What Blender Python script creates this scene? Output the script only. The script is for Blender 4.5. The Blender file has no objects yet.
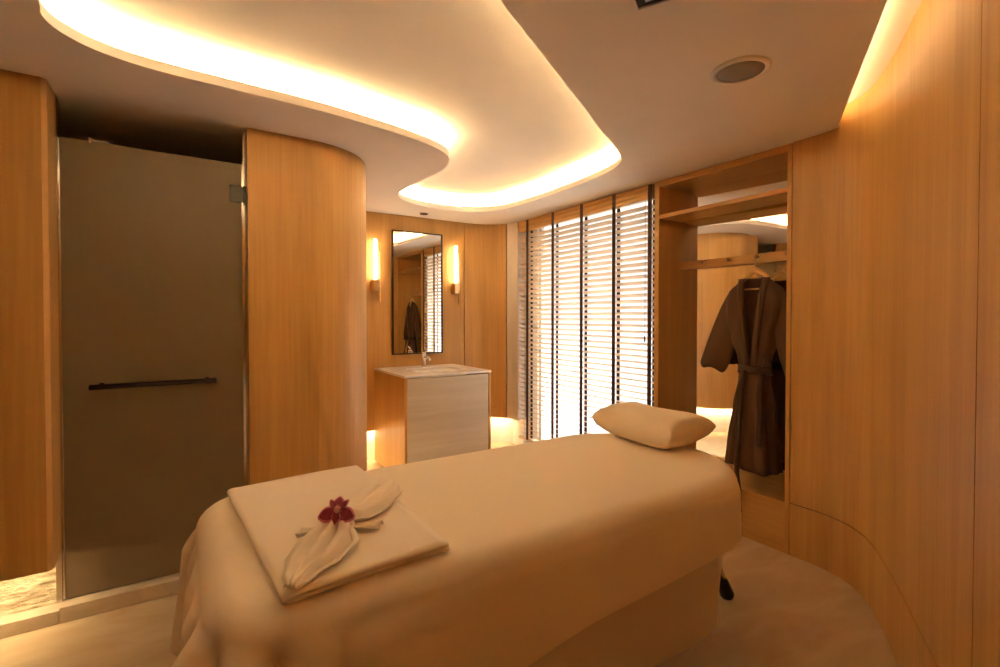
import bpy, bmesh, math, random
from mathutils import Vector, Matrix
from mathutils.geometry import tessellate_polygon
random.seed(7)
SC = bpy.context.scene
COL = SC.collection
PI = math.pi

# ------------------------------------------------------------------ materials
def mat(name, color=(.8, .8, .8), rough=.5, metal=0., spec=.5, emit=None, estr=0., trans=0., ior=1.45, sheen=0., coat=0.):
    m = bpy.data.materials.new(name); m.use_nodes = True
    b = m.node_tree.nodes['Principled BSDF']
    b.inputs['Base Color'].default_value = (*color, 1)
    b.inputs['Roughness'].default_value = rough
    b.inputs['Metallic'].default_value = metal
    b.inputs['Specular IOR Level'].default_value = spec
    b.inputs['Transmission Weight'].default_value = trans
    b.inputs['IOR'].default_value = ior
    b.inputs['Sheen Weight'].default_value = sheen
    b.inputs['Coat Weight'].default_value = coat
    if emit:
        b.inputs['Emission Color'].default_value = (*emit, 1)
        b.inputs['Emission Strength'].default_value = estr
    return m

def nodes(m):
    nt = m.node_tree
    return nt, nt.nodes, nt.links, nt.nodes['Principled BSDF']

def wood(name, c1, c2, axis='z', rough=.42, fine=55., strip=.0):
    """grain running along one axis: stretched noise mixed between two browns"""
    m = mat(name, c1, rough, spec=.4)
    nt, n, l, b = nodes(m)
    tc = n.new('ShaderNodeTexCoord'); mp = n.new('ShaderNodeMapping')
    s = {'z': (1, 1, .035), 'x': (.035, 1, 1), 'y': (1, .035, 1)}[axis]
    mp.inputs['Scale'].default_value = s
    l.new(tc.outputs['Object'], mp.inputs['Vector'])
    a = n.new('ShaderNodeTexNoise'); a.inputs['Scale'].default_value = fine; a.inputs['Detail'].default_value = 5; a.inputs['Roughness'].default_value = .6
    d = n.new('ShaderNodeTexNoise'); d.inputs['Scale'].default_value = 7.; d.inputs['Detail'].default_value = 3; d.inputs['Distortion'].default_value = .3
    for t in (a, d): l.new(mp.outputs['Vector'], t.inputs['Vector'])
    mx = n.new('ShaderNodeMath'); mx.operation = 'MULTIPLY_ADD'; mx.inputs[1].default_value = .45
    m2 = n.new('ShaderNodeMath'); m2.operation = 'MULTIPLY'; m2.inputs[1].default_value = .55
    l.new(d.outputs['Fac'], m2.inputs[0]); l.new(a.outputs['Fac'], mx.inputs[0]); l.new(m2.outputs[0], mx.inputs[2])
    r = n.new('ShaderNodeValToRGB')
    r.color_ramp.elements[0].position = .34; r.color_ramp.elements[0].color = (*c2, 1)
    r.color_ramp.elements[1].position = .66; r.color_ramp.elements[1].color = (*c1, 1)
    l.new(mx.outputs[0], r.inputs['Fac']); l.new(r.outputs['Color'], b.inputs['Base Color'])
    bp = n.new('ShaderNodeBump'); bp.inputs['Strength'].default_value = .05; bp.inputs['Distance'].default_value = .004
    l.new(a.outputs['Fac'], bp.inputs['Height']); l.new(bp.outputs['Normal'], b.inputs['Normal'])
    return m

def cloth(name, c, rough=.85, bump=.12, scale=900., sheen=.25):
    m = mat(name, c, rough, spec=.2, sheen=sheen)
    nt, n, l, b = nodes(m)
    tc = n.new('ShaderNodeTexCoord')
    t = n.new('ShaderNodeTexNoise'); t.inputs['Scale'].default_value = scale; t.inputs['Detail'].default_value = 2
    t2 = n.new('ShaderNodeTexNoise'); t2.inputs['Scale'].default_value = 9.; t2.inputs['Detail'].default_value = 3
    l.new(tc.outputs['Object'], t.inputs['Vector']); l.new(tc.outputs['Object'], t2.inputs['Vector'])
    b1 = n.new('ShaderNodeBump'); b1.inputs['Strength'].default_value = bump; b1.inputs['Distance'].default_value = .001
    b2 = n.new('ShaderNodeBump'); b2.inputs['Strength'].default_value = .15; b2.inputs['Distance'].default_value = .01
    l.new(t.outputs['Fac'], b1.inputs['Height']); l.new(t2.outputs['Fac'], b2.inputs['Height'])
    l.new(b2.outputs['Normal'], b1.inputs['Normal']); l.new(b1.outputs['Normal'], b.inputs['Normal'])
    return m

def noise_color(m, c1, c2, scale, detail=4, stretch=(1, 1, 1), lo=.35, hi=.65, bump=0., bdist=.01, distortion=0.):
    nt, n, l, b = nodes(m)
    tc = n.new('ShaderNodeTexCoord'); mp = n.new('ShaderNodeMapping'); mp.inputs['Scale'].default_value = stretch
    t = n.new('ShaderNodeTexNoise'); t.inputs['Scale'].default_value = scale; t.inputs['Detail'].default_value = detail
    t.inputs['Distortion'].default_value = distortion
    l.new(tc.outputs['Object'], mp.inputs['Vector']); l.new(mp.outputs['Vector'], t.inputs['Vector'])
    r = n.new('ShaderNodeValToRGB')
    r.color_ramp.elements[0].position = lo; r.color_ramp.elements[0].color = (*c1, 1)
    r.color_ramp.elements[1].position = hi; r.color_ramp.elements[1].color = (*c2, 1)
    l.new(t.outputs['Fac'], r.inputs['Fac']); l.new(r.outputs['Color'], b.inputs['Base Color'])
    if bump:
        bp = n.new('ShaderNodeBump'); bp.inputs['Strength'].default_value = bump; bp.inputs['Distance'].default_value = bdist
        l.new(t.outputs['Fac'], bp.inputs['Height']); l.new(bp.outputs['Normal'], b.inputs['Normal'])
    return m

LED = (1., .74, .39)
M = {}
M['wood'] = wood('oak_veneer', (.57, .325, .100), (.41, .218, .060))
M['wood_y'] = wood('oak_board', (.57, .325, .100), (.41, .218, .060), axis='y')
M['pale_wood'] = wood('pale_limed_oak', (.66, .60, .50), (.53, .46, .36), axis='x', fine=40)
M['slat'] = wood('slat_wood', (.74, .58, .41), (.60, .45, .29), axis='y', rough=.45)
M['peg'] = wood('peg_wood', (.40, .23, .11), (.32, .18, .08), axis='x')
M['hanger'] = wood('hanger_wood', (.80, .52, .24), (.70, .44, .18), axis='y', rough=.35)
M['ceiling'] = mat('matt_white_paint', (.80, .76, .72), .9, spec=.2)
noise_color(M['ceiling'], (.79, .75, .71), (.81, .77, .73), 6.)
M['reveal'] = mat('grey_beige_reveal', (.60, .53, .45), .6)
noise_color(M['reveal'], (.58, .51, .43), (.62, .55, .47), 9., stretch=(1, 1, .05))
M['plinth'] = mat('white_plaster', (.80, .78, .74), .7)
noise_color(M['plinth'], (.78, .76, .72), (.82, .80, .76), 14.)
M['floor'] = mat('polished_beige_marble', (.6, .5, .4), .24, spec=.5)
noise_color(M['floor'], (.47, .35, .215), (.56, .44, .29), 2.3, detail=6, stretch=(1., 2.6, 1), lo=.3, hi=.7, distortion=1.2)
M['stone'] = mat('split_travertine', (.7, .6, .42), .8)
noise_color(M['stone'], (.44, .36, .23), (.78, .68, .50), 30., detail=8, stretch=(.6, 1, 1.5), bump=.9, bdist=.03)
M['curb'] = mat('beige_marble_kerb', (.62, .52, .40), .3)
noise_color(M['curb'], (.55, .45, .33), (.68, .58, .46), 8., detail=6, stretch=(1, 1, 2.))
M['tile'] = mat('dark_shower_tile', (.16, .12, .085), .35)
noise_color(M['tile'], (.50, .39, .26), (.60, .47, .32), 5., detail=5)
M['frost'] = mat('frosted_bronze_glass', (.36, .31, .235), .4, trans=.6, spec=.4)
noise_color(M['frost'], (.42, .32, .19), (.45, .345, .21), 3.)
M['black'] = mat('black_metal', (.016, .012, .011), .35, metal=.6)
M['bronze'] = mat('dark_bronze_bar', (.03, .015, .013), .35, metal=.4)
M['rubber'] = mat('black_rubber', (.012, .011, .011), .55)
M['steel'] = mat('polished_steel', (.75, .72, .68), .18, metal=1.)
M['chrome'] = mat('chrome', (.85, .85, .86), .06, metal=1.)
M['brass'] = mat('brushed_brass', (.80, .55, .27), .28, metal=1.)
M['mirror'] = mat('mirror_silver', (.93, .93, .92), .01, metal=1.)
M['ceramic'] = mat('white_ceramic', (.88, .87, .85), .12, coat=.4)
M['counter'] = mat('white_stone_counter', (.82, .80, .76), .2)
noise_color(M['counter'], (.82, .81, .80), (.86, .85, .84), 12.)
M['sheet'] = cloth('cream_cotton_sheet', (.90, .81, .66))
M['skirt'] = cloth('beige_cotton_cover', (.70, .62, .51))
M['pillow'] = cloth('cream_cotton_pillowcase', (.92, .81, .64))
M['towel'] = cloth('white_towel_cotton', (.92, .85, .73), scale=500., bump=.25)
M['robe'] = cloth('chocolate_brown_cotton', (.088, .042, .022), scale=700., sheen=.08)
M['robe_dark'] = cloth('dark_brown_belt', (.05, .025, .016), scale=700., sheen=.05)
M['tape'] = cloth('dark_brown_ladder_tape', (.075, .035, .022), scale=600., sheen=.1)
M['vinyl'] = mat('beige_vinyl', (.5, .4, .3), .5)
M['grille'] = mat('grey_speaker_mesh', (.25, .225, .19), .6)
noise_color(M['grille'], (.20, .18, .15), (.29, .26, .22), 900., detail=1)
M['white_plastic'] = mat('white_plastic', (.78, .74, .70), .4)
M['dark_void'] = mat('dark_louvre', (.045, .032, .024), .6)
M['glass'] = mat('window_glass', (.97, .98, .98), .02, trans=1., ior=1.05)
M['win_frame'] = mat('dark_window_frame', (.62, .58, .52), .4)
M['led'] = mat('warm_led', (.9, .8, .6), .5, emit=LED, estr=105.)
M['led_slot'] = mat('warm_led_slot', (.9, .8, .6), .5, emit=LED, estr=13.)
M['led_low'] = mat('warm_led_low', (.9, .8, .6), .5, emit=LED, estr=34.)
M['tube'] = mat('glowing_tube', (.95, .9, .8), .4, emit=(1., .74, .44), estr=8.)
M['petal'] = mat('magenta_petal', (.33, .008, .06), .5, sheen=.3)
M['petal_edge'] = mat('pink_petal', (.72, .22, .36), .5)
M['petal_core'] = mat('pale_pink_core', (.80, .45, .48), .5)
noise_color(M['petal'], (.16, .002, .022), (.34, .010, .06), 70.)

# ------------------------------------------------------------------ mesh helpers
def obj(name, bm, m, parent=None, smooth=False, bevel=0., solid=0., sub=0, seg=2):
    me = bpy.data.meshes.new(name)
    bmesh.ops.recalc_face_normals(bm, faces=bm.faces)
    bm.to_mesh(me); bm.free()
    me.materials.append(m)
    if smooth:
        for p in me.polygons: p.use_smooth = True
    o = bpy.data.objects.new(name, me); COL.objects.link(o)
    if parent: o.parent = parent
    if solid:
        k = o.modifiers.new('solid', 'SOLIDIFY'); k.thickness = solid; k.offset = 0
    if bevel:
        k = o.modifiers.new('bevel', 'BEVEL'); k.width = bevel; k.segments = seg; k.limit_method = 'ANGLE'; k.angle_limit = .7
    if sub:
        k = o.modifiers.new('sub', 'SUBSURF'); k.levels = sub; k.render_levels = sub
    return o

def tag(o, label, cat, group=None, kind=None):
    o['label'] = label; o['category'] = cat
    if group: o['group'] = group
    if kind: o['kind'] = kind
    return o

def thing(name, label, cat, loc=(0, 0, 0), group=None, kind=None):
    """an Empty at the base of a thing; its parts are made in world space and parented without moving"""
    o = bpy.data.objects.new(name, None); COL.objects.link(o); o.location = loc; o.empty_display_size = .05
    return tag(o, label, cat, group, kind)

def adopt(root, *parts):
    for p in parts:
        p.parent = root
        p.matrix_parent_inverse = Matrix.Translation(-Vector(root.location)) if root.type == 'EMPTY' else Matrix.Identity(4)

def struct(o):
    o['kind'] = 'structure'; return o

def bx(bm, x0, x1, y0, y1, z0, z1, M4=None):
    vs = [bm.verts.new((x, y, z)) for x in (x0, x1) for y in (y0, y1) for z in (z0, z1)]
    for f in ((0, 1, 3, 2), (4, 6, 7, 5), (0, 4, 5, 1), (2, 3, 7, 6), (0, 2, 6, 4), (1, 5, 7, 3)):
        bm.faces.new([vs[i] for i in f])
    if M4:
        for v in vs: v.co = M4 @ v.co
    return bm

def box(*a, **k): return bx(bmesh.new(), *a, **k)

def tube(bm, pts, r, n=12, cap=True):
    """round bar through points; r a number or a list"""
    pts = [Vector(p) for p in pts]
    rings = []
    up = None
    for i, p in enumerate(pts):
        t = (pts[min(i + 1, len(pts) - 1)] - pts[max(i - 1, 0)]).normalized()
        if up is None:
            up = Vector((0, 0, 1)) if abs(t.z) < .9 else Vector((1, 0, 0))
        a = t.cross(up).normalized(); b = a.cross(t).normalized(); up = b
        rr = r[i] if isinstance(r, (list, tuple)) else r
        rings.append([bm.verts.new(p + rr * (math.cos(2 * PI * k / n) * a + math.sin(2 * PI * k / n) * b)) for k in range(n)])
    for q, w in zip(rings, rings[1:]):
        for k in range(n): bm.faces.new((q[k], q[(k + 1) % n], w[(k + 1) % n], w[k]))
    if cap:
        bm.faces.new(rings[0][::-1]); bm.faces.new(rings[-1])
    return bm

def lathe(bm, prof, c, n=32, axis='z'):
    rings = []
    for r, h in prof:
        ring = []
        for k in range(n):
            a = 2 * PI * k / n
            p = (r * math.cos(a), r * math.sin(a), h) if axis == 'z' else (h, r * math.cos(a), r * math.sin(a))
            ring.append(bm.verts.new(Vector(p) + Vector(c)))
        rings.append(ring)
    for q, w in zip(rings, rings[1:]):
        for k in range(n): bm.faces.new((q[k], q[(k + 1) % n], w[(k + 1) % n], w[k]))
    bm.faces.new(rings[0][::-1]); bm.faces.new(rings[-1])
    return bm

def offset_path(path, d, closed=False):
    """shift a plan path to its left by d"""
    out = []; n = len(path)
    for i in range(n):
        p0 = Vector(path[(i - 1) % n] if (closed or i) else path[0]); p1 = Vector(path[i])
        p2 = Vector(path[(i + 1) % n] if (closed or i < n - 1) else path[-1])
        e1 = (p1 - p0); e2 = (p2 - p1)
        if e1.length < 1e-6: e1 = e2
        if e2.length < 1e-6: e2 = e1
        e1.normalize(); e2.normalize()
        nn = Vector((-e1.y - e2.y, e1.x + e2.x)); nn.normalize()
        k = max(.45, nn.dot(Vector((-e1.y, e1.x))))
        out.append(tuple(p1 + nn * d / k))
    return out

def slab(bm, path, z0, z1, t, inset=0.):
    """upright wall along a plan path; thickness t to the left of the travel direction"""
    a = offset_path(path, inset) if inset else path
    b = offset_path(path, inset + t)
    rows = [[bm.verts.new((*p, z)) for p in q] for q, z in ((a, z0), (a, z1), (b, z1), (b, z0))]
    for i in range(len(path) - 1):
        for r, s in ((0, 1), (1, 2), (2, 3), (3, 0)):
            bm.faces.new((rows[r][i], rows[r][i + 1], rows[s][i + 1], rows[s][i]))
    bm.faces.new([rows[k][0] for k in range(4)]); bm.faces.new([rows[k][-1] for k in range(3, -1, -1)])
    return bm

def catmull(pts, closed=False, k=6):
    n = len(pts); out = []
    rng = range(n if closed else n - 1)
    for i in rng:
        p = [Vector(pts[(i + j) % n] if closed else pts[min(max(i + j, 0), n - 1)]) for j in (-1, 0, 1, 2)]
        for s in range(k):
            t = s / k
            out.append(tuple(.5 * (2 * p[1] + (p[2] - p[0]) * t + (2 * p[0] - 5 * p[1] + 4 * p[2] - p[3]) * t * t + (-p[0] + 3 * p[1] - 3 * p[2] + p[3]) * t ** 3)))
    if not closed: out.append(tuple(pts[-1]))
    return out

def poly_prism(bm, outer, hole, z0, z1):
    """horizontal plate with an optional hole"""
    loops = [outer] + ([hole] if hole else [])
    tris = tessellate_polygon([[Vector((*p, 0)) for p in q] for q in loops])
    flat = [p for q in loops for p in q]
    lo = [bm.verts.new((*p, z0)) for p in flat]; hi = [bm.verts.new((*p, z1)) for p in flat]
    for t in tris:
        try:
            bm.faces.new([lo[i] for i in t]); bm.faces.new([hi[i] for i in reversed(t)])
        except ValueError: pass
    s = 0
    for q in loops:
        m = len(q)
        for i in range(m):
            j = (i + 1) % m
            bm.faces.new((lo[s + i], lo[s + j], hi[s + j], hi[s + i]))
        s += m
    return bm

def ribbon(bm, path, z, w, inset=0., closed=False):
    a = offset_path(path, inset - w / 2, closed); b = offset_path(path, inset + w / 2, closed)
    q = [bm.verts.new((*p, z)) for p in a]; r = [bm.verts.new((*p, z)) for p in b]
    n = len(path)
    for i in range(n if closed else n - 1):
        j = (i + 1) % n
        bm.faces.new((q[i], q[j], r[j], r[i]))
    return bm

def grid(bm, fn, nu, nv, closed_u=False, closed_v=False):
    g = [[bm.verts.new(fn(i / nu, j / nv)) for j in range(nv + (0 if closed_v else 1))] for i in range(nu + (0 if closed_u else 1))]
    for i in range(nu):
        for j in range(nv):
            bm.faces.new((g[i][j], g[(i + 1) % len(g)][j], g[(i + 1) % len(g)][(j + 1) % len(g[0])], g[i][(j + 1) % len(g[0])]))
    return g

def lerp(tab, t):
    for (a, va), (b, vb) in zip(tab, tab[1:]):
        if t <= b:
            k = max(0, (t - a) / (b - a)); k = k * k * (3 - 2 * k)
            return va + (vb - va) * k
    return tab[-1][1]

CZ = 2.39      # ceiling height

# ------------------------------------------------------------------ the shell
struct(obj('floor', box(-1.95, 3.6, -2.1, 4.85, -.1, 0), M['floor']))

# curved timber wall on the right
WR = [(2.94, 1.44), (2.94, 1.36), (2.935, 1.28), (2.918, 1.20), (2.885, 1.125), (2.84, 1.06), (2.78, 1.002), (2.70, .943), (2.60, .880), (2.48, .808), (2.36, .740)]
DR = Vector((-.878, -.479))
seam = (1.70, .380)
WRs = catmull(WR, k=3) + [(2.1, .598), seam]
def on_line(t): return (seam[0] + DR.x * t, seam[1] + DR.y * t)
struct(obj('wall_right', slab(bmesh.new(), WRs, .306, 2.52, .05), M['wood']))
struct(obj('baseboard_right', slab(bmesh.new(), WRs, 0, .30, .05), M['wood']))
struct(obj('trim_1', slab(bmesh.new(), WRs, .28, .33, .04, inset=.008), M['bronze']))
struct(obj('wall_near', slab(bmesh.new(), [on_line(.005), on_line(3.2)], 0, 2.52, .05), M['wood']))
struct(obj('trim_2', slab(bmesh.new(), [on_line(-.03), on_line(.035)], 0, 2.50, .03, inset=.012), M['bronze']))
# wall backing the niche and the corner
struct(obj('wall_behind_camera', slab(bmesh.new(), [on_line(3.19), (-1.9, -1.2)], 0, 2.52, .05), M['wood']))
struct(obj('wall_far_left', slab(bmesh.new(), [(-1.84, -1.3), (-1.84, 3.1)], 0, 2.52, .06), M['wood']))

# vanity wall with its rounded inner corner, floating 30 cm above the floor
WB = [(1.04, 4.55), (2.44, 4.55)] + catmull([(2.50, 4.549), (2.60, 4.540), (2.72, 4.508), (2.83, 4.44), (2.90, 4.355)], k=4)
WBs = WB
struct(obj('wall_back', slab(bmesh.new(), [WB[0], (1.8, 4.55), WB[1], (2.492, 4.5495)], .30, CZ, .14), M['wood']))
struct(obj('wall_corner', slab(bmesh.new(), WB[2:], .30, CZ, .14), M['wood']))
struct(obj('wall_reveal', slab(bmesh.new(), [(2.905, 4.345), (2.925, 4.28), (2.938, 4.19)], .30, CZ, .10), M['reveal']))
struct(obj('baseboard_back', slab(bmesh.new(), [(.9, 4.66), (2.9, 4.66)], 0, .32, .08), M['plinth']))
struct(obj('baseboard_corner', slab(bmesh.new(), [(2.40, 4.66), (2.72, 4.62), (2.93, 4.52), (3.01, 4.38), (3.02, 4.19)], 0, .31, .05), M['plinth']))
# curved column between shower and vanity
arc = [(.60 + .44 * math.sin(a), 3.35 - .44 * math.cos(a)) for a in [i * PI / 2 / 16 for i in range(17)]]
WC = [(.285, 2.905), (.45, 2.908)] + arc + [(1.042, 3.9), (1.042, 4.56)]
struct(obj('wall_middle', slab(bmesh.new(), WC, .30, CZ, .14), M['wood'], smooth=False))
struct(obj('baseboard_middle', slab(bmesh.new(), WC, 0, .31, .05, inset=.10), M['plinth']))
# left panel, its return, the stone strip below it
WL = [(-1.8, 2.77), (-.50, 2.77), (-.484, 2.786), (-.484, 3.0)]
struct(obj('wall_left', slab(bmesh.new(), WL, .30, CZ, .13), M['wood']))
struct(obj('wall_left_stone', box(-1.8, -.486, 2.985, 3.06, .0, 2.39), M['stone']))
struct(obj('trim_3', box(-1.8, -.487, 2.90, 2.984, 0, .062), M['curb'], bevel=.003))
struct(obj('trim_4', box(-.486, .30, 2.90, 3.06, 0, .072), M['curb'], bevel=.003))
struct(obj('trim_5', box(-.505, -.484, 2.955, 3.06, .072, 2.386), M['steel']))
# shower room
struct(obj('wall_shower_left', box(-.62, -.56, 3.061, 4.68, 0, CZ), M['tile']))
struct(obj('wall_shower_back', box(-.62, .90, 4.62, 4.68, 0, CZ), M['tile']))
struct(obj('wall_shower_right', box(.43, .47, 3.08, 4.61, 0, CZ), M['tile']))

# ceiling: lower plate with the free-form cove and a light slot along the timber wall
COVE = [(-.386, 2.06), (-.392, 2.207), (-.352, 2.308), (-.252, 2.392), (-.077, 2.44), (.214, 2.458), (.559, 2.478), (.826, 2.52), (1.068, 2.575), (1.278, 2.653), (1.42, 2.785), (1.485, 3.005), (1.468, 3.34),
        (1.452, 3.70), (1.53, 3.905), (1.72, 4.045), (1.95, 4.10), (2.16, 4.09), (2.36, 4.0), (2.487, 3.80), (2.53, 3.45), (2.53, 3.05), (2.502, 2.66), (2.455, 2.39), (2.37, 2.22), (2.24, 2.115), (2.08, 2.02), (1.60, 1.743), (1.05, 1.425), (.5, 1.108), (-.05, .79), (-.34, .72), (-.52, .86), (-.55, 1.15), (-.46, 1.6)]
COVEs = catmull(COVE, True, 5)
area = sum(a[0] * b[1] - b[0] * a[1] for a, b in zip(COVEs, COVEs[1:] + COVEs[:1]))
if area > 0: COVEs = COVEs[::-1]          # clockwise: left is outwards
TROUGH = offset_path(COVEs, .13, True)
# slot edge line
E1 = Vector((2.900, 1.195)); ED = Vector((-.878, -.479))
def edge(t): return (E1.x + ED.x * t, E1.y + ED.y * t)
outer = [edge(0), (3.5, 1.195), (3.5, 4.80), (-1.93, 4.80), (-1.93, edge(4.6)[1]), edge(4.6)]
bm = bmesh.new(); poly_prism(bm, outer, COVEs, CZ, CZ + .04)
struct(obj('ceiling', bm, M['ceiling']))
bm = bmesh.new()
ring = [(x, y) for x, y in TROUGH]
poly_prism(bm, [(3.5, 1.5), (3.5, 4.8), (-1.93, 4.8), (-1.93, -.2), (.2, -.2)], None, CZ + .16, CZ + .22)
for i in range(len(ring)):
    p, q = ring[i], ring[(i + 1) % len(ring)]
    vs = [bm.verts.new(c) for c in ((*p, CZ + .03), (*q, CZ + .03), (*q, CZ + .16), (*p, CZ + .16))]
    bm.faces.new(vs)
struct(obj('ceiling_raised', bm, M['ceiling']))
bm = bmesh.new()
a0, a1 = edge(-.25), edge(4.6)
nx = Vector((-.479, .878))
p0 = Vector(a0) - nx * .30; p1 = Vector(a1) - nx * .30; p2 = Vector(a1) + nx * .13; p3 = Vector(a0) + nx * .13
poly_prism(bm, [tuple(p0), tuple(p1), tuple(p2), tuple(p3)], None, CZ + .10, CZ + .16)
poly_prism(bm, [tuple(Vector(a0) + nx * .11), tuple(Vector(a1) + nx * .11), tuple(p2), tuple(p3)], None, CZ + .03, CZ + .11)
struct(obj('ceiling_slot', bm, M['ceiling']))
# outer weather shell keeping daylight out everywhere but the window
struct(obj('wall_outer_far', box(-1.95, 3.6, 4.85, 4.92, -.1, 2.75), M['plinth']))
struct(obj('wall_outer_left', box(-2.02, -1.95, -2.2, 4.92, -.1, 2.75), M['plinth']))
struct(obj('wall_outer_near', box(-2.02, 3.6, -2.2, -2.1, -.1, 2.75), M['plinth']))
struct(obj('wall_outer_right', box(3.53, 3.6, -2.1, 2.46, -.1, 2.75), M['plinth']))
struct(obj('ceiling_outer', box(-2.02, 3.6, -2.2, 4.92, 2.66, 2.75), M['plinth']))

# window wall
struct(obj('wall_window', box(3.07, 3.16, 4.02, 4.84, 0, 2.66), M['plinth']))
struct(obj('wall_window_head', box(3.07, 3.16, 2.46, 4.02, 2.365, 2.66), M['plinth']))
struct(obj('wall_window_sill', box(3.07, 3.16, 2.46, 4.02, 0, .06), M['plinth']))
struct(obj('wall_window_side', box(3.00, 3.60, 2.425, 2.47, 0, 2.66), M['plinth']))
bm = bmesh.new()
for y in (2.47, 3.98): bx(bm, 3.09, 3.13, y, y + .04, .06, 2.365)
for z in (.06, 2.325): bx(bm, 3.095, 3.125, 2.51, 3.98, z, z + .04)
w1 = struct(obj('window_1', bm, M['win_frame']))
w1['label'] = 'tall window behind the wooden venetian blind'; w1['category'] = 'window'
gl = obj('glass_pane', box(3.108, 3.112, 2.51, 3.98, .10, 2.325), M['glass'], w1)

# ------------------------------------------------------------------ venetian blind
BXX = 2.966
bl = thing('venetian_blind', 'full-height wooden venetian blind with dark brown tapes over the bright window', 'blind', (BXX, 3.3, 0))
bm = bmesh.new()
z = .18; pitch = .0475
TILT = math.radians(27)
while z < 2.245:
    q = Matrix.Translation((BXX, 0, z)) @ Matrix.Rotation(TILT, 4, 'Y')
    prof = [(-.025, 0), (-.012, .0022), (.0, .003), (.012, .0022), (.025, 0), (.0245, -.0026), (0, -.0005), (-.0245, -.0026)]
    rows = [[bm.verts.new(q @ Vector((a, y, b))) for a, b in prof] for y in (2.443, 4.178)]
    for k in range(8): bm.faces.new((rows[0][k], rows[0][(k + 1) % 8], rows[1][(k + 1) % 8], rows[1][k]))
    bm.faces.new(rows[0]); bm.faces.new(rows[1][::-1])
    z += pitch
sl = obj('slats', bm, M['slat'])
bm = box(BXX - .018, BXX + .03, 2.442, 4.18, 2.275, 2.384)
for z in (2.276, 2.313, 2.350): bx(bm, BXX - .0265, BXX - .0175, 2.442, 4.18, z, z + .033)
hr = obj('headrail', bm, M['wood_y'], bevel=.002)
br = obj('bottom_rail', box(BXX - .027, BXX + .027, 2.442, 4.18, .115, .14), M['slat'], bevel=.004)
adopt(bl, sl, hr, br)
for y in (4.02, 3.612, 3.214, 2.828, 2.462):
    bm = bmesh.new()
    bx(bm, BXX - .0285, BXX - .0275, y - .019, y + .019, .13, 2.383)
    bx(bm, BXX + .0275, BXX + .0285, y - .019, y + .019, .13, 2.30)
    bx(bm, BXX - .0285, BXX + .0285, y - .019, y + .019, .111, .1145)
    adopt(bl, obj('ladder_tape', bm, M['tape']))
# pull cord beside the right tape
bm = bmesh.new(); tube(bm, [(BXX - .034, 2.50, 2.27), (BXX - .034, 2.50, 1.25)], .0016, 6); lathe(bm, [(.002, .05), (.006, .035), (.007, 0), (.003, -.004)], (BXX - .034, 2.50, 1.20), 10)

adopt(bl, obj('pull_cord', bm, M['tape'], smooth=True))

# ------------------------------------------------------------------ open wardrobe niche
nw = thing('wardrobe_niche', 'built-in open timber wardrobe with mirrored back between the blind and the curved wall', 'wardrobe', (3.17, 1.93, 0))
X0, X1, Y0, Y1 = 2.94, 3.30, 1.443, 2.42
parts = [
    obj('side_panel', box(X0, 3.225, 2.38, Y1, 0, 2.386), M['wood'], bevel=.002),
    obj('side_panel', box(X0 - .004, X1, Y0, 1.468, 0, 2.386), M['wood'], bevel=.002),
    obj('top_panel', box(X0, X1, 1.469, 2.379, 2.345, 2.386), M['wood_y'], bevel=.002),
    obj('shelf', box(X0 + .004, 3.2025, 1.469, 2.379, 2.112, 2.14), M['wood_y'], bevel=.002),
    obj('base_box', box(X0 + .002, X1, 1.469, 2.379, 0.001, .30), M['wood_y'], bevel=.002),
    obj('back_panel', slab(bmesh.new(), [(3.281, 1.470), (3.21, 2.378)], .302, 2.344, -.018), M['wood']),
]
mi = obj('mirror', slab(bmesh.new(), [(3.274, 1.470), (3.203, 2.378)], .302, 2.344, -.005), M['mirror'])
rail = obj('peg_rail', box(3.180, 3.2025, 1.469, 2.379, 1.745, 1.805), M['wood_y'], bevel=.002)
adopt(nw, *parts, mi, rail)
for y in (2.158, 1.961, 1.768, 1.572):
    bm = lathe(bmesh.new(), [(.006, .0), (.006, -.03), (.011, -.034), (.0125, -.042), (.010, -.048), (.004, -.050)], (3.181, y, 1.782), 16, 'x')
    pg = obj('peg', bm, M['peg'], rail, smooth=True)

# ------------------------------------------------------------------ hanger and robe
CY = 1.728; RX = 3.07
hg = thing('coat_hanger', 'light wooden coat hanger on the third peg, holding the brown robe', 'hanger', (RX, CY, 1.60))
pts = []; bm = bmesh.new()
def hz(u): return 1.690 - .105 * abs(u) ** 1.35
tube(bm, [(RX + .012 * abs(u), CY + .122 * u, hz(u)) for u in [i / 10 - 1 for i in range(21)]], [.008 + .011 * (1 - abs(i / 10 - 1)) for i in range(21)], 12)
yoke = obj('shoulder_bar', bm, M['hanger'], smooth=True)
bm = bmesh.new(); tube(bm, [(RX + .01, CY - .104, 1.61), (RX + .01, CY - .102, 1.567), (RX + .01, CY + .102, 1.567), (RX + .01, CY + .104, 1.61)], .0055, 8)
cross = obj('trouser_bar', bm, M['hanger'], smooth=True)
bm = bmesh.new()
hk = [(RX, CY, 1.69), (RX, CY, 1.735), (RX + .008, CY + .004, 1.75)] + [(RX + .085 + .001 * i, 1.768 + .0165 * math.cos(a), 1.782 + .0165 * math.sin(a)) for i, a in enumerate([math.radians(x) for x in (250, 200, 160, 120, 90, 60, 30, 0)])]
hk = [(RX, CY, 1.69), (RX, CY, 1.730), (RX + .02, CY + .012, 1.748), (RX + .055, CY + .022, 1.772), (RX + .082, CY + .03, 1.796), (RX + .088, CY + .045, 1.798), (RX + .090, CY + .058, 1.786), (RX + .088, CY + .060, 1.772)]
tube(bm, catmull(hk, k=4), .0024, 8)
adopt(hg, yoke, cross, obj('hook', bm, M['steel'], smooth=True))

rb = thing('bathrobe', 'dark brown kimono bathrobe tied at the waist, hanging in the mirrored niche', 'bathrobe', (RX, CY, .3))
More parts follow.
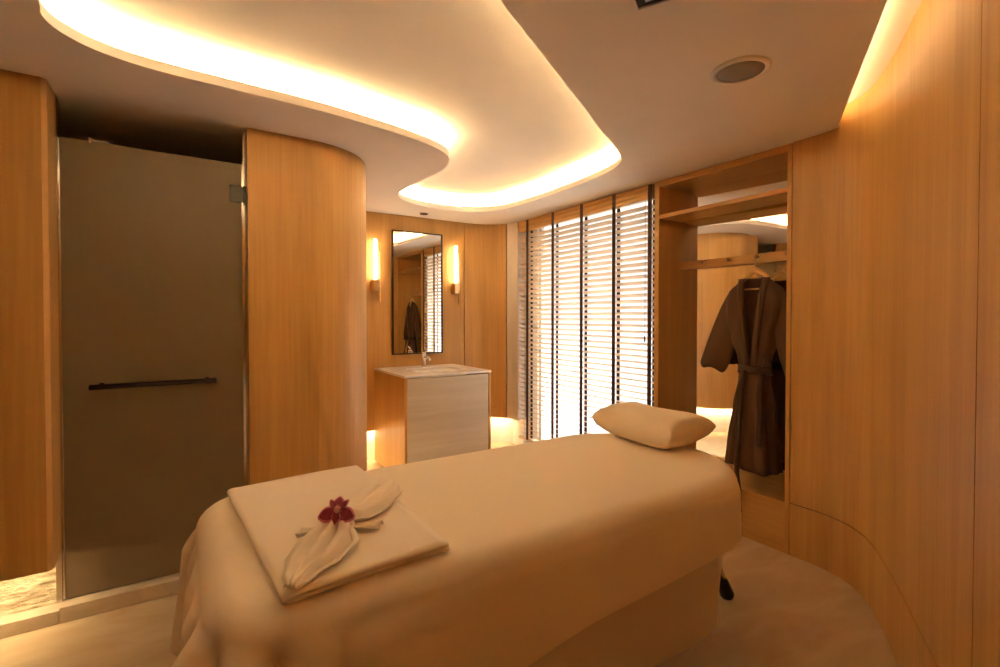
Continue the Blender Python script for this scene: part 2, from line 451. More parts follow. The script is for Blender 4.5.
# half width, depth, centre shift by height
HW = [(.41, .168), (.55, .155), (.8, .128), (1.0, .098), (1.055, .090), (1.12, .105), (1.25, .150), (1.40, .185), (1.50, .195), (1.555, .175), (1.60, .125), (1.635, .075)]
HD = [(.41, .085), (.7, .070), (1.0, .050), (1.055, .046), (1.15, .052), (1.35, .06), (1.55, .045), (1.635, .026)]
def lin(tab, t):
    for (a, va), (b, vb) in zip(tab, tab[1:]):
        if t <= b: return va + (vb - va) * max(0, (t - a)) / (b - a)
    return tab[-1][1]
def vopen(z):       # half width of the neck opening at height z
    return max(0., (z - 1.10) / .53) * .056
def robe_pt(a, z, grow=0.):
    w = lerp(HW, z) + grow; d = lin(HD, z) + grow
    low = max(0, min(1, (1.05 - z) / .5)); up = max(0, min(1, (z - 1.06) / .3))
    fold = .011 * low * math.sin(9 * a + 1.3 * math.sin(3 * z)) + .006 * up * math.sin(7 * a + 5 * z) * (1 - max(0, (z - 1.45) / .2))
    ca, sa = math.cos(a), math.sin(a)
    sx = math.copysign(abs(ca) ** .8, ca); sy = math.copysign(abs(sa) ** .9, sa)
    return Vector((RX - (d + fold) * sx - .012 * low, CY + (w + fold) * sy, z))
bm = bmesh.new()
NA, NZ = 96, 60
gv = [[bm.verts.new(robe_pt(2 * PI * i / NA, .415 + 1.22 * j / NZ) + Vector((0, 0, (.012 * math.sin(3 * 2 * PI * i / NA) if j == 0 else 0)))) for i in range(NA)] for j in range(NZ + 1)]
for j in range(NZ):
    for i in range(NA):
        q = (gv[j][i], gv[j][(i + 1) % NA], gv[j + 1][(i + 1) % NA], gv[j + 1][i])
        c = sum((v.co for v in q), Vector()) / 4
        if c.x < RX and abs(c.y - CY) < vopen(c.z): continue
        bm.faces.new(q)
body = obj('robe_body', bm, M['robe'], smooth=True, solid=.004)
adopt(rb, body)
def front_x(y, z):
    w = lerp(HW, z); d = lin(HD, z)
    s = min(.98, abs(y - CY) / w) ** (1 / .9); return RX - d * (max(0, 1 - s * s)) ** .4
for s in (1, -1):
    # lapel band following the V and then the front edge
    bm = bmesh.new(); L = []
    for k in range(31):
        t = k / 30
        z = 1.634 - .58 * t
        y = CY + s * (vopen(z) + .012) - s * .03 * max(0, t - .8)
        L.append((y, z, .034))
    g0 = []
    for y, z, w in L:
        lift = .007 if s > 0 else .004
        row = [Vector((front_x(y + s * o, z) - lift + .004 * abs(o / w - .5), y + s * o, z)) for o in (-.006, w * .33, w * .66, w)]
        g0.append([bm.verts.new(p) for p in row])
    for q, r in zip(g0, g0[1:]):
        for k in range(3): bm.faces.new((q[k], q[k + 1], r[k + 1], r[k]))
    adopt(rb, obj('lapel', bm, M['robe'], smooth=True, solid=.006))
    # wide kimono sleeve
    bm = bmesh.new()
    def sleeve(u, v, s=s):
        a = 2 * PI * u
        top = Vector((0, .150 + .240 * v, 1.578 - .035 * v - .485 * v ** 1.35))
        bot = Vector((0, .125 + .07 * v ** 1.2 , 1.30 - .26 * v - .03 * math.sin(PI * v)))
        c = (top + bot) / 2; hv = (top - bot) / 2
        dpt = .032 + .012 * v + .006 * math.sin(3 * a + 4 * v)
        p = c + hv * math.cos(a)
        wob = .012 * v * math.sin(4 * a + 1)
        return Vector((RX + .005 - dpt * math.sin(a), CY + s * p.y, p.z + wob - .02 * v * max(0, math.cos(a - 2.2))))
    grid(bm, sleeve, 48, 22, closed_u=True)
    adopt(rb, obj('sleeve', bm, M['robe'], smooth=True, solid=.004))
# belt, knot, bow loops, tails
bm = bmesh.new()
def belt_f(u, v):
    a = 2 * PI * u; z = 1.025 + .052 * v
    p = robe_pt(a, z, .009); p.x -= .003 * math.sin(PI * v) * (1 if math.cos(a) > 0 else -1)
    return p
grid(bm, belt_f, 72, 4, closed_u=True)
belt = obj('belt', bm, M['robe_dark'], smooth=True, solid=.005); adopt(rb, belt)
def strip(pts, w, name, th=.005):
    bm = bmesh.new(); rows = []
    pts = catmull(pts, k=5)
    for i, p in enumerate(pts):
        p = Vector(p); wv = Vector((.004 * math.sin(i * .9), w / 2, 0))
        rows.append([bm.verts.new(p - wv), bm.verts.new(p + Vector((-.003, 0, 0))), bm.verts.new(p + wv)])
    for q, r in zip(rows, rows[1:]):
        for k in range(2): bm.faces.new((q[k], q[k + 1], r[k + 1], r[k]))
    return obj(name, bm, M['robe_dark'], smooth=True, solid=th)
KY = CY - .085
bm = bmesh.new(); bmesh.ops.create_uvsphere(bm, u_segments=14, v_segments=10, radius=1)
for v in bm.verts: v.co = Vector((RX - .062 + .020 * v.co.x, KY + .026 * v.co.y * (1 + .15 * math.sin(4 * v.co.z)), 1.052 + .030 * v.co.z))
knot = obj('belt_knot', bm, M['robe_dark'], smooth=True)
bm = bmesh.new()
for dy, dz in ((-.055, .05), (-.06, -.01)):
    c = Vector((RX - .072, KY, 1.055))
    loop = [c, c + Vector((-.012, dy * .5, dz * .9 + .012)), c + Vector((-.014, dy, dz + .012)), c + Vector((-.006, dy * 1.15, dz)), c + Vector((.0, dy * .6, dz * .4 - .012)), c]
    rows = []
    for p in catmull(loop, k=4): rows.append([bm.verts.new(Vector(p) + Vector((o * .25, o * .25, o))) for o in (-.014, 0, .014)])
    for q, r in zip(rows, rows[1:]):
        for k in range(2): bm.faces.new((q[k], q[k + 1], r[k + 1], r[k]))
bow = obj('belt_bow', bm, M['robe_dark'], smooth=True, solid=.004)
t1 = strip([(RX - .056, CY + .035, 1.045), (RX - .085, CY + .045, .9), (RX - .112, CY + .04, .62), (RX - .135, CY + .034, .42), (2.918, CY + .012, .28), (2.914, CY + .004, .165)], .036, 'belt_tail')
t2 = strip([(RX - .066, KY, 1.035), (RX - .09, KY - .002, .9), (RX - .105, KY - .012, .74), (RX - .112, KY - .006, .58)], .034, 'belt_tail')
adopt(rb, knot, bow, t1, t2)

# ------------------------------------------------------------------ glass shower door
dr = obj('door_1', box(-.474, .262, 2.965, 2.977, .078, 2.207), M['frost'], bevel=.001)
struct(dr); dr['label'] = 'frosted bronze glass shower door with a dark horizontal bar'; dr['category'] = 'door'
bm = bmesh.new(); tube(bm, [(-.375, 2.912, 1.058), (.135, 2.912, 1.058)], .0125, 16)
hd = obj('handle', bm, M['bronze'], dr, smooth=True, bevel=.003)
for x in (-.335, .095):
    bm = bmesh.new(); tube(bm, [(x, 2.912, 1.058), (x, 2.9655, 1.058)], .008, 12); lathe(bm, [(.0, 0), (.014, .0), (.014, .004), (0, .004)], (0, 0, 0), 12); 
    for v in bm.verts:
        if abs(v.co.x) < .02 and abs(v.co.y) < .02: v.co = Vector((v.co.x + x, 2.9645 - v.co.z, 1.058 + v.co.y))
    obj('handle_post', bm, M['bronze'], hd, smooth=True)
for z in (2.045, .25):
    bm = box(.205, .262, 2.955, 2.987, z - .045, z + .045)
    bx(bm, .268, .284, 2.952, 2.99, z - .045, z + .045); bx(bm, .258, .272, 2.962, 2.982, z - .04, z + .04)
    obj('hinge', bm, M['black'], dr, bevel=.002)
obj('edge_seal', box(-.484, -.4745, 2.962, 2.98, .078, 2.205), M['steel'], dr, bevel=.002)
obj('edge_seal', box(.2625, .270, 2.966, 2.976, .078, 2.205), M['steel'], dr)
bm = box(-.37, -.36, 2.955, 2.99, 2.195, 2.222); bx(bm, -.36, -.30, 2.962, 2.982, 2.207, 2.216)
obj('clamp', bm, M['steel'], dr, bevel=.001)
# jamb on the column side
struct(obj('trim_6', box(.272, .2845, 2.995, 3.06, .072, 2.386), M['steel']))

# ------------------------------------------------------------------ vanity, basin, tap
vx0, vx1, vy0, vy1 = 1.513, 2.350, 3.78, 4.545
va = thing('vanity_cabinet', 'pale timber vanity cabinet with white counter below the mirror', 'vanity', ((vx0 + vx1) / 2, 4.16, 0))
bm = bmesh.new()
bx(bm, vx0, vx0 + .022, vy0, vy1, .02, .882); bx(bm, vx1 - .022, vx1, vy0, vy1, .02, .882)
bx(bm, vx0 + .022, vx1 - .022, vy1 - .02, vy1, .02, .70); bx(bm, vx0 + .022, vx1 - .022, vy0 + .03, vy1 - .02, .02, .05)
carc = obj('carcass', bm, M['wood'], bevel=.0015)
door = obj('door_front', box(vx0 + .026, vx1 - .026, vy0 + .002, vy0 + .022, .06, .872), M['pale_wood'], bevel=.0015)
bx0, bx1, by0, by1 = 1.72, 2.20, 3.93, 4.30
bm = bmesh.new()
def rrect(x0, x1, y0, y1, r, n=6):
    out = []
    for cx, cy, a0 in ((x1 - r, y1 - r, 0), (x0 + r, y1 - r, 90), (x0 + r, y0 + r, 180), (x1 - r, y0 + r, 270)):
        for k in range(n + 1):
            a = math.radians(a0 + 90 * k / n); out.append((cx + r * math.cos(a), cy + r * math.sin(a)))
    return out
poly_prism(bm, [(vx0 - .002, vy0 - .004), (vx1 + .002, vy0 - .004), (vx1 + .002, vy1), (vx0 - .002, vy1)], rrect(bx0, bx1, by0, by1, .05), .882, .902)
top = obj('countertop', bm, M['counter'], bevel=.002)
bm = bmesh.new(); rings = []
for ins, z in ((-.008, .881), (.002, .86), (.02, .80), (.06, .775), (.12, .77)):
    rings.append([bm.verts.new((x, y, z)) for x, y in rrect(bx0 + ins, bx1 - ins, by0 + ins, by1 - ins, max(.01, .05 - ins * .2))])
for q, r in zip(rings, rings[1:]):
    for k in range(len(q)): bm.faces.new((q[k], q[(k + 1) % len(q)], r[(k + 1) % len(q)], r[k]))
bm.faces.new(rings[-1])
basin = obj('basin', bm, M['ceramic'], smooth=True, solid=.006)
bm = lathe(bmesh.new(), [(.0, .768), (.02, .768), (.022, .774), (0.0, .776)], (1.96, 4.115, .002), 16)
drn = obj('drain', bm, M['chrome'])
adopt(va, carc, door, top, basin, drn)
fx, fy = 1.945, 4.36
fa = thing('basin_tap', 'chrome single-lever basin tap on the white counter in front of the mirror', 'tap', (fx, fy, .902))
b1 = obj('tap_body', lathe(bmesh.new(), [(.027, .9025), (.027, .908), (.021, .912), (.021, 1.02), (.0225, 1.025), (.0225, 1.045), (.018, 1.05)], (fx, fy, 0), 20), M['chrome'], smooth=True, bevel=.001)
bm = bmesh.new(); tube(bm, catmull([(fx, fy, .985), (fx, fy - .05, 1.0), (fx, fy - .11, 1.0), (fx, fy - .14, .985)], k=4), [.013] * 13, 12)
b2 = obj('spout', bm, M['chrome'], smooth=True)
bm = bmesh.new(); tube(bm, [(fx, fy + .004, 1.055), (fx, fy - .03, 1.075), (fx, fy - .085, 1.092)], [.011, .009, .006], 10)
b3 = obj('lever', bm, M['chrome'], smooth=True)
adopt(fa, b1, b2, b3)
# soap dispenser left of the tap, seen only at the mirror's foot

# ------------------------------------------------------------------ mirror and wall lamps
mx0, mx1, mz0, mz1 = 1.690, 2.228, 1.021, 2.236
mr = thing('wall_mirror', 'tall rectangular mirror in a thin black frame above the vanity', 'mirror', ((mx0 + mx1) / 2, 4.54, mz0))
g = obj('mirror_glass', box(mx0 + .008, mx1 - .008, 4.531, 4.5495, mz0 + .008, mz1 - .008), M['mirror'])
bm = bmesh.new()
bx(bm, mx0, mx0 + .011, 4.522, 4.549, mz0, mz1); bx(bm, mx1 - .011, mx1, 4.522, 4.549, mz0, mz1)
bx(bm, mx0 + .011, mx1 - .011, 4.522, 4.549, mz0, mz0 + .011); bx(bm, mx0 + .011, mx1 - .011, 4.522, 4.549, mz1 - .011, mz1)
adopt(mr, g, obj('frame', bm, M['black']))
def sconce(x, label):
    t = thing('wall_lamp', label, 'lamp', (x, 4.549, 1.7), 'brass wall lamps beside the mirror')
    bm = lathe(bmesh.new(), [(.0, 1.745), (.013, 1.745), (.016, 1.75), (.016, 2.118), (.013, 2.124), (0, 2.126)], (x - .016, 4.487, 0), 20)
    a = obj('glowing_tube', bm, M['tube'], smooth=True, bevel=.002)
    bm = box(x - .038, x + .008, 4.466, 4.549, 1.635, 1.742)
    b = obj('bracket', bm, M['brass'], bevel=.004)
    bm = bmesh.new(); tube(bm, [(x + .030, 4.505, 1.53), (x + .030, 4.505, 2.06)], .009, 14)
    c = obj('rod', bm, M['brass'], smooth=True)
    d = obj('link', box(x + .006, x + .028, 4.49, 4.52, 1.67, 1.71), M['brass'], bevel=.002)
    adopt(t, a, b, c, d)
sconce(1.525, 'slim brass wall lamp with a glowing tube, left of the mirror')
sconce(2.378, 'slim brass wall lamp with a glowing tube, right of the mirror')

# ------------------------------------------------------------------ ceiling fittings
sp = thing('ceiling_speaker', 'round grey-meshed speaker set in the lower ceiling near the timber wall', 'speaker', (1.908, 1.143, CZ))
c = (1.908, 1.143, 0)
bm = bmesh.new(); rings = []
for r, z in ((.112, CZ - .0005), (.110, CZ - .008), (.100, CZ - .011), (.090, CZ - .009), (.088, CZ - .0005)):
    rings.append([bm.verts.new((c[0] + r * math.cos(2 * PI * k / 48), c[1] + r * math.sin(2 * PI * k / 48), z)) for k in range(48)])
for q, r in zip(rings, rings[1:]):
    for k in range(48): bm.faces.new((q[k], q[(k + 1) % 48], r[(k + 1) % 48], r[k]))
rim = obj('rim', bm, M['white_plastic'], smooth=True)
gr = obj('grille', lathe(bmesh.new(), [(.0, CZ - .008), (.05, CZ - .0075), (.0885, CZ - .006), (.0885, CZ - .001), (0, CZ - .001)], c, 48), M['grille'], smooth=True)
adopt(sp, rim, gr)
dl = thing('smoke_detector', 'small dark round ceiling fitting near the vanity wall', 'detector', (1.938, 4.335, CZ))
r1 = obj('rim', lathe(bmesh.new(), [(.0, CZ - .0005), (.052, CZ - .0005), (.052, CZ - .004), (.047, CZ - .007), (.0, CZ - .007)], (1.938, 4.335, 0), 28), M['white_plastic'], smooth=True, bevel=.001)
r2 = obj('lens', lathe(bmesh.new(), [(.0, CZ - .0072), (.040, CZ - .0072), (.038, CZ - .014), (.02, CZ - .018), (0, CZ - .019)], (1.938, 4.335, 0), 28), M['dark_void'], smooth=True)
adopt(dl, r1, r2)
vt = thing('air_diffuser', 'square slotted air diffuser in the ceiling at the top edge', 'vent', (1.245, 1.10, CZ))
ang = math.atan2(.479, .878) + PI
R4 = Matrix.Translation((1.245, 1.10, 0)) @ Matrix.Rotation(ang, 4, 'Z')
bm = bmesh.new(); S = .30
for a, b, c0, d in ((0, S, 0, .006), (0, S, S - .006, S), (0, .006, .006, S - .006), (S - .006, S, .006, S - .006)): bx(bm, a, b, c0, d, CZ - .012, CZ - .001, R4)
fr = obj('frame', bm, M['white_plastic'])
bm = bmesh.new(); bx(bm, .006, S - .006, .006, S - .006, CZ - .004, CZ - .001, R4)
bk = obj('backing', bm, M['dark_void'])
adopt(vt, fr, bk)
for k in range(1, 4):
    bm = bmesh.new(); q = .035 * k; w = .014
    for a, b, c0, d in ((q, S - q, q, q + w), (q, S - q, S - q - w, S - q), (q, q + w, q + w, S - q - w), (S - q - w, S - q, q + w, S - q - w)): bx(bm, a, b, c0, d, CZ - .012, CZ - .0045, R4)
    adopt(vt, obj('louvre', bm, M['white_plastic']))

# ------------------------------------------------------------------ concealed LED strips
def led(name, bm, m, label):
    return tag(obj(name, bm, m), label, 'light strip')
def upright(bm, path, z0, z1):
    q = [[bm.verts.new((*p, z)) for p in path] for z in (z0, z1)]
    for i in range(len(path)):
        j = (i + 1) % len(path); bm.faces.new((q[0][i], q[0][j], q[1][j], q[1][i]))
    return bm
struct(obj('led_backing', upright(bmesh.new(), offset_path(COVEs, .047, True), CZ + .0405, CZ + .062), M['steel']))  # unseen backing added so the strip sheds no light inward
led('led_strip', upright(bmesh.new(), offset_path(COVEs, .05, True), CZ + .044, CZ + .060), M['led'], 'warm light strip hidden inside the curved ceiling cove')
bm = bmesh.new(); pa = Vector(edge(.03)) + nx * .05; pb = Vector(edge(4.4)) + nx * .05
ribbon(bm, [tuple(pa), tuple(pb)], CZ + .046, .014)
led('led_strip', bm, M['led_slot'], 'warm light strip hidden in the ceiling slot above the curved timber wall')
led('led_strip', ribbon(bmesh.new(), [(1.06, 4.55), (2.4, 4.55)], .2996, .014, .075), M['led_low'], 'warm light strip under the floating timber wall behind the vanity')
led('led_strip', ribbon(bmesh.new(), WB[3:], .2996, .014, .05), M['led_low'], 'warm light strip under the rounded timber corner by the blind')
led('led_strip', ribbon(bmesh.new(), WC[1:], .2996, .014, .05), M['led_low'], 'warm light strip under the curved timber column')
led('led_strip', ribbon(bmesh.new(), [(-1.78, 2.77), (-.53, 2.77)], .2996, .014, .10), M['led_low'], 'warm light strip over the stone band below the left timber panel')

# ------------------------------------------------------------------ treatment table
TX0, TX1, TY0, TY1, TZ = .035, 1.985, 1.045, 1.905, .775
def outline(grow=0., n=14, cut=0.):
    """rounded plan of the couch: broad round head end, tighter foot end; returns points counter-clockwise"""
    out = []
    x0, x1, y0, y1 = TX0 - grow, TX1 + grow - cut, TY0 - grow, TY1 + grow
    for cx, cy, r, a0 in ((x1 - .36 - grow, y1 - .36 - grow, .36 + grow, 0), (x0 + .16 + grow, y1 - .16 - grow, .16 + grow, 90), (x0 + .16 + grow, y0 + .16 + grow, .16 + grow, 180), (x1 - .36 - grow, y0 + .36 + grow, .36 + grow, 270)):
        for k in range(n + 1):
            a = math.radians(a0 + 90 * k / n); out.append((cx + r * math.cos(a), cy + r * math.sin(a)))
    return out
def resample(path, n):
    P = [Vector(p) for p in path] + [Vector(path[0])]
    L = [0]
    for a, b in zip(P, P[1:]): L.append(L[-1] + (b - a).length)
    out = []; j = 0
    for k in range(n):
        s = L[-1] * k / n
        while L[j + 1] < s: j += 1
        t = (s - L[j]) / max(1e-9, L[j + 1] - L[j]); out.append(P[j].lerp(P[j + 1], t))
    return out
tb = thing('massage_table', 'padded massage table with splayed legs under the cream sheets', 'massage table', (1.08, 1.49, 0))
bm = bmesh.new(); rings = []
for ins, z in [(.004, .60)] + [(.004 + .078 * (1 - math.cos(a)), TZ - .078 + .078 * math.sin(a)) for a in [PI / 2 * k / 8 for k in range(9)]]:
    rings.append([bm.verts.new((x, y, z)) for x, y in outline(-ins, cut=.0)])
for q, w_ in zip(rings, rings[1:]):
    for k in range(len(q)): bm.faces.new((q[k], q[(k + 1) % len(q)], w_[(k + 1) % len(q)], w_[k]))
bm.faces.new(rings[0][::-1]); bm.faces.new(rings[-1])
cu = obj('cushion', bm, M['vinyl'], smooth=True)
bm = bmesh.new(); poly_prism(bm, outline(-.05), None, .55, .599)
fm = obj('frame', bm, M['wood_y'])
adopt(tb, cu, fm)
for (a, b) in (((1.96, 1.43, .64), (2.243, 1.386, 0)), ((1.72, 1.38, .64), (1.835, 1.335, 0)), ((1.86, 1.66, .64), (2.05, 1.74, 0)), ((.35, 1.30, .64), (.24, 1.27, 0)), ((.35, 1.66, .64), (.24, 1.70, 0))):
    A, B = Vector(a), Vector(b); d = (A - B).normalized()
    bm = bmesh.new(); tube(bm, [A, B + d * .095], .021, 14)
    lg = obj('leg', bm, M['steel'], smooth=True); adopt(tb, lg)
    bm = bmesh.new(); tube(bm, [B + d * .001 + Vector((0, 0, .008)), B + d * .02, B + d * .085, B + d * .105], [.030, .033, .028, .024], 16)
    ft = obj('rubber_foot', bm, M['rubber'], smooth=True); adopt(lg, ft)

def draped(name, m, grow, ztop, hem, fold, flare, roll, NP=420, rows=30, cut=0.):
    base = resample(outline(grow, cut=cut), NP)
    ctr = Vector((1.05, 1.49))
    nrm = []
    for k in range(NP):
        t = base[(k + 2) % NP] - base[(k - 2) % NP]; nrm.append(Vector((t.y, -t.x)).normalized())
    bm = bmesh.new(); R = []
    # top: shrink towards the centre line
    def top_z(p): return ztop
    for s in (0.0, .25, .5, .7, .85, .95):
        R.append([bm.verts.new((*(ctr.lerp(base[k] - nrm[k] * roll, s)), ztop + .002 * math.sin(7 * base[k].x * s + 4 * s) * math.sin(PI * s))) for k in range(NP)])
    for j in range(0, 7):                                  # roll-over quarter circle
        a = PI / 2 * j / 6
        R.append([bm.verts.new((*(base[k] - nrm[k] * roll * (1 - math.sin(a))), ztop - roll * (1 - math.cos(a)))) for k in range(NP)])
    for j in range(1, rows + 1):
        t = j / rows; row = []
        for k in range(NP):
            p = base[k]; zh = hem(p); z0 = ztop - roll
            F, ph = fold(p, k / NP)
            amp = F * (.80 * min(1, t / .16) ** .8 + .20 * t ** 1.4)
            off = amp * (ph + .62) + flare(p) * t ** 1.2
            q = p + nrm[k] * (off + .002)
            row.append(bm.verts.new((q.x, q.y, z0 + (zh + .012 * ph * F / .03 - z0) * t)))
        R.append(row)
    for q, r in zip(R, R[1:]):
        for k in range(NP): bm.faces.new((q[k], q[(k + 1) % NP], r[(k + 1) % NP], r[k]))
    bmesh.ops.remove_doubles(bm, verts=R[0], dist=1e-5)
    return obj(name, bm, m, smooth=True)
def corner(p, cx, cy, r): return math.exp(-((p.x - cx) ** 2 + (p.y - cy) ** 2) / (r * r))
def sheet_fold(p, s):
    cn = corner(p, TX0 + .08, TY0 + .03, .26); cf = corner(p, TX0 + .04, TY1 - .04, .26)
    c = min(1, cn + cf) + .15 * corner(p, TX1 - .1, TY0 + .1, .35)
    foot = max(0, min(1, (TX0 + .14 - p.x) / .1))
    amp = .007 + .033 * c + .008 * foot
    per = s * 2 * PI
    ph = (1.7 * abs(math.sin(per * 19 + .5 * math.sin(per * 5))) ** .9 - .9) * min(1, c + .3 * foot) + .45 * math.sin(per * 8 + 1.) + .25 * math.sin(per * 13 + .4)
    return amp, ph
def sheet_flare(p):
    c = corner(p, TX0 + .04, TY0 + .04, .24) + corner(p, TX0 + .04, TY1 - .04, .26)
    return .004 + .016 * min(1, c) + .012 * max(0, min(1, (TX0 + .14 - p.x) / .1))
def sheet_hem(p):
    t = (p.x - TX0) / (TX1 - TX0)
    return .365 + .185 * max(0, min(1, t * 1.25)) - .02 * math.sin(5 * p.x)
sk = draped('fitted_cover', M['skirt'], .004, TZ + .003, lambda p: .25 + .10 * max(0, min(1, (p.x - 1.55) / .4)), lambda p, s: (.005, math.sin(s * 2 * PI * 16)), lambda p: .004 - .075 * max(0, min(1, (.7 - p.x) / .4)) - .25 * max(0, min(1, (p.x - 1.62) / .34)), .075, cut=.0)
tag(sk, 'beige fitted cover hanging lowest around the massage table', 'bed cover')
sh = draped('bed_sheet', M['sheet'], .014, TZ + .010, sheet_hem, sheet_fold, sheet_flare, .062)
tag(sh, 'cream top sheet draped over the massage table with folds at the foot corners', 'sheet')
SZ = TZ + .013

# ------------------------------------------------------------------ pillow
pw = bmesh.new()
def pil(u, v):
    a = (u - .5) * 2; b = (v - .5) * 2
    return a, b
NP_ = 28
PLX, PLY, PH = .155, .268, .080
def pillow_pt(i, j, sgn):
    a = -1 + 2 * i / NP_; b = -1 + 2 * j / NP_
    e = (1 - abs(a) ** 2.8) * (1 - abs(b) ** 5)
    th = PH * max(0, e) ** .40
    pin = 1 - .075 * (1 - abs(a) ** 2) * abs(b) ** 2     # ends drawn in between the corners
    pin2 = 1 - .07 * (1 - abs(b) ** 2) * abs(a) ** 2
    x = PLX * a * pin2; y = PLY * b * pin
    z = th * sgn * (1 if sgn > 0 else .92)
    z += .004 * math.sin(7 * a + 3 * b) * e + .022 * abs(b) ** 3
    return Vector((x, y, z))
up = [[pw.verts.new(pillow_pt(i, j, 1)) for j in range(NP_ + 1)] for i in range(NP_ + 1)]
dn = [[up[i][j] if i in (0, NP_) or j in (0, NP_) else pw.verts.new(pillow_pt(i, j, -1)) for j in range(NP_ + 1)] for i in range(NP_ + 1)]
for g in (up, dn):
    for i in range(NP_):
        for j in range(NP_):
            pw.faces.new((g[i][j], g[i + 1][j], g[i + 1][j + 1], g[i][j + 1]))
po = obj('pillow', pw, M['pillow'], smooth=True, sub=1)
po.location = (1.90, 1.585, SZ + .068); po.rotation_euler = (0, math.radians(-4), math.radians(-4))
tag(po, 'plump cream pillow lying at the head of the massage table', 'pillow')

# ------------------------------------------------------------------ folded towel, ruched towel, orchid
tw = bmesh.new()
TA = [(.128, 1.835), (.558, 1.868), (.560, 1.100), (.176, 1.072)]       # plan corners: far-foot, far-head, near-head, near-foot
def tplan(u, v):
    a = Vector(TA[0]).lerp(Vector(TA[1]), u); b = Vector(TA[3]).lerp(Vector(TA[2]), u)
    return b.lerp(a, v)
def zbed(p):        # height of the sheet under a plan point, following the rolled edge
    d = min(p.y - (TY0 - .014), (TY1 + .014) - p.y, p.x - (TX0 - .014))
    r = .062
    if d >= r: return SZ
    return SZ - r + math.sqrt(max(0, r * r - (r - max(0, d)) ** 2))
prof = []                                   # two layers joined by a round fold at the foot side (u = 0)
T1 = .0105
N = 22
path = [(1 - k / N, T1 * .5) for k in range(N)] + [(-.028 * math.sin(a), T1 * 1.05 - T1 * .6 * math.cos(a)) for a in [PI * k / 10 for k in range(11)]] + [(k / N * .985, T1 * 1.62) for k in range(1, N + 1)]
NVV = 30
rows = []
for u, h in path:
    row = []
    for j in range(NVV + 1):
        v = j / NVV
        p = tplan(u, v)
        if h > T1: p = p + Vector((.0, .004 - .010 * (1 - v)))
        row.append(tw.verts.new((p.x, p.y, zbed(p) + h + .0035 + .0012 * math.sin(11 * v + 5 * u))))
    rows.append(row)
for q, r in zip(rows, rows[1:]):
    for j in range(NVV): tw.faces.new((q[j], q[j + 1], r[j + 1], r[j]))
two = obj('folded_towel', tw, M['towel'], smooth=True, solid=T1 * .92, bevel=0.)
tag(two, 'large white towel folded flat across the foot of the massage table', 'towel')
TT = SZ + T1 * 2.2 + .003

rt = bmesh.new()
A0 = Vector((.180, 1.072)); B0 = Vector((.548, 1.525)); AX = (B0 - A0); PW = Vector((-AX.y, AX.x)).normalized()
def rw(s): return lerp([(0, .016), (.07, .040), (.20, .074), (.33, .080), (.43, .042), (.48, .028), (.57, .055), (.75, .078), (.92, .074), (1., .060)], s)
def ruche(u, v, lower):
    s = .48 * (1 - u) if lower else .48 + .52 * u
    t = -1 + 2 * v
    w = rw(s); c = A0 + AX * s
    c = c + PW * (.016 * math.sin(PI * s))
    pl = 2 * abs(math.sin(t * (5.2 if lower else 5.6) + (.7 if lower else 1.4) + .7 * s + .5 * math.sin(3 * t))) ** .8 - 1
    edge_ = 1 - abs(t) ** 3
    h = .007 + (.026 + .012 * math.exp(-((s - .47) / .12) ** 2)) * (.5 + .5 * pl) * (.35 + .65 * edge_) * min(1, .35 + s * 2.2) + .016 * math.exp(-((s - .47) / .1) ** 2)
    p = c + PW * (w * t * (1 + .10 * math.sin(9 * s + 3 * t)))
    p = p + AX.normalized() * (.018 * math.cos(t * 5 + 1) * (u ** 3) * (0 if lower else 1))
    return Vector((p.x, p.y, TT + h - (zbed(Vector((0.4, 1.4))) - zbed(p)) ))
grid(rt, lambda u, v: ruche(u, v, True), 34, 60)
grid(rt, lambda u, v: ruche(u, v, False), 26, 60)
# ears of cloth at the tie
def ear(u, v, sgn):
    c = A0 + AX * .47 + PW * (.016 * math.sin(PI * .47))
    d = PW * sgn * .095 + AX.normalized() * (-.035 * sgn - .0)
    w = .006 + .020 * u
    p = c + d * u + AX.normalized() * (w * (2 * v - 1))
    return Vector((p.x, p.y, TT + .020 - .008 * u + .008 * math.sin(v * 9 + 2) * u))
for s_ in (1, -1): grid(rt, lambda u, v: ear(u, v, s_), 10, 12)
ro = obj('ruched_towel', rt, M['towel'], smooth=True, solid=.003)
tag(ro, 'small white cloth gathered into a bow, lying diagonally on the folded towel', 'cloth')

oc = A0 + AX * .425 + PW * .014
OZ = TT + .066
ob = thing('orchid_flower', 'dark magenta orchid bloom resting on the gathered white cloth', 'flower', (oc.x, oc.y, OZ - .012))
def petal(ang, ln, wd, lift, name='petal'):
    bm = bmesh.new()
    def f(u, v):
        t = -1 + 2 * v
        w = wd * math.sin(PI * min(.97, u * .93 + .06)) ** .7
        return Vector((u * ln, w * t, lift * u - .006 * u * u + .005 * t * t * (1 - u)) if u > 0 else Vector((0, 0, 0)))
    grid(bm, f, 12, 8)
    # camera-facing tilt of the bloom
    Q = Matrix.Translation((oc.x, oc.y, OZ)) @ Matrix.Rotation(math.radians(-33), 4, 'Z') @ Matrix.Rotation(math.radians(52), 4, 'X') @ Matrix.Rotation(math.radians(ang), 4, 'Z')
    for v in bm.verts: v.co = Q @ v.co
    o = obj(name, bm, M['petal'], smooth=True, solid=.0015); adopt(ob, o)
    bm = bmesh.new()
    def g(u, v):
        t = -1 + 2 * v
        w = wd * 1.28 * math.sin(PI * min(.97, u * .93 + .06)) ** .7
        return Vector((u * ln * 1.10, w * t, lift * u - .006 * u * u + .005 * t * t * (1 - u) - .0022))
    grid(bm, g, 12, 8)
    for v in bm.verts: v.co = Q @ v.co
    adopt(o, obj('petal_rim', bm, M['petal_edge'], smooth=True, solid=.001))
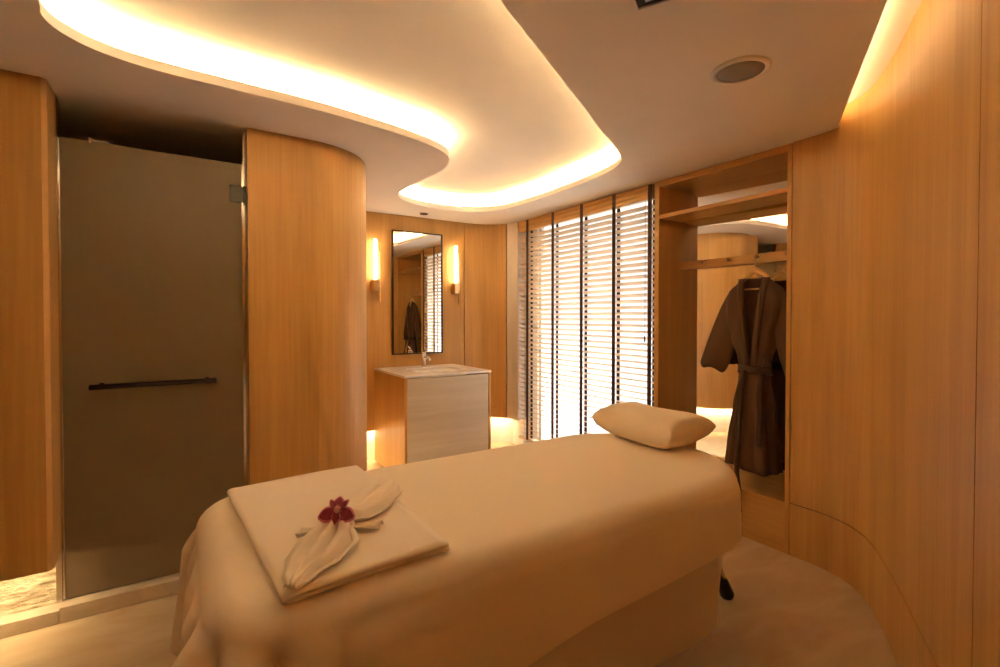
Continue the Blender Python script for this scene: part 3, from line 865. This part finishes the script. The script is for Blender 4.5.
for a, ln, wd in ((90, .036, .0125), (52, .036, .0075), (128, .036, .0075), (-18, .045, .0160), (198, .045, .0160)): petal(a, ln, wd, .008)
petal(270, .030, .009, .012, 'lip')
bm = bmesh.new(); bmesh.ops.create_uvsphere(bm, u_segments=12, v_segments=8, radius=.0085)
for v in bm.verts: v.co = Vector((oc.x, oc.y, OZ + .006)) + Vector((v.co.x, v.co.y, v.co.z * 1.2))
adopt(ob, obj('column', bm, M['petal_core'], smooth=True))

# ------------------------------------------------------------------ daylight, camera, view
w = bpy.data.worlds.new('sky'); SC.world = w; w.use_nodes = True
nt = w.node_tree; n = nt.nodes; l = nt.links; bg = n['Background']
# overcast sky; invented dim band low behind the slats, ground set a little brighter
tc = n.new('ShaderNodeTexCoord'); sx = n.new('ShaderNodeSeparateXYZ'); l.new(tc.outputs['Generated'], sx.inputs[0])
mr_ = n.new('ShaderNodeMapRange'); mr_.inputs['From Min'].default_value = -1; mr_.inputs['From Max'].default_value = 1
l.new(sx.outputs['Z'], mr_.inputs['Value'])
cr = n.new('ShaderNodeValToRGB'); l.new(mr_.outputs[0], cr.inputs['Fac'])
e = cr.color_ramp.elements
e[0].position = 0.; e[0].color = (.10, .098, .092, 1); e[1].position = 1.; e[1].color = (.92, .96, 1., 1)
for ps, v in ((.49, .085), (.50, .055), (.60, .055), (.68, .60), (.8, .85)):
    q = e.new(ps); q.color = (v, .96 * v if v < .1 else v, .91 * v if v < .1 else 1.05 * v, 1)
l.new(cr.outputs['Color'], bg.inputs['Color']); bg.inputs['Strength'].default_value = 7.5
pl = bpy.data.lights.new('window_portal', 'AREA'); pl.shape = 'RECTANGLE'; pl.size = 2.2; pl.size_y = 1.5; pl.cycles.is_portal = True
po_ = bpy.data.objects.new('window_portal', pl); COL.objects.link(po_); po_.location = (3.2, 3.25, 1.2); po_.rotation_euler = (0, PI / 2, 0)

cam = bpy.data.cameras.new('camera'); co = bpy.data.objects.new('camera', cam); COL.objects.link(co)
cam.sensor_width = 36; cam.sensor_fit = 'HORIZONTAL'; cam.lens = 36 * 486 / 1000
T_ = math.radians(.9)
co.location = (0, 0, 1.38); co.rotation_euler = (PI / 2 - T_, 0, -math.radians(32.95))
vp = 318 + 486 * math.tan(T_)
cam.shift_y = (vp - 333.5) / 1000
cam.clip_start = .01
SC.camera = co
vs = SC.view_settings
vs.view_transform = 'Standard'; vs.look = 'None'; vs.gamma = 1; vs.exposure = 1.78; vs.use_curve_mapping = False
SC.display_settings.display_device = 'sRGB'
SC.cycles.use_denoising = True
SC.cycles.max_bounces = 14; SC.cycles.diffuse_bounces = 8; SC.cycles.glossy_bounces = 6; SC.cycles.transmission_bounces = 8
SC.cycles.sample_clamp_indirect = 8.
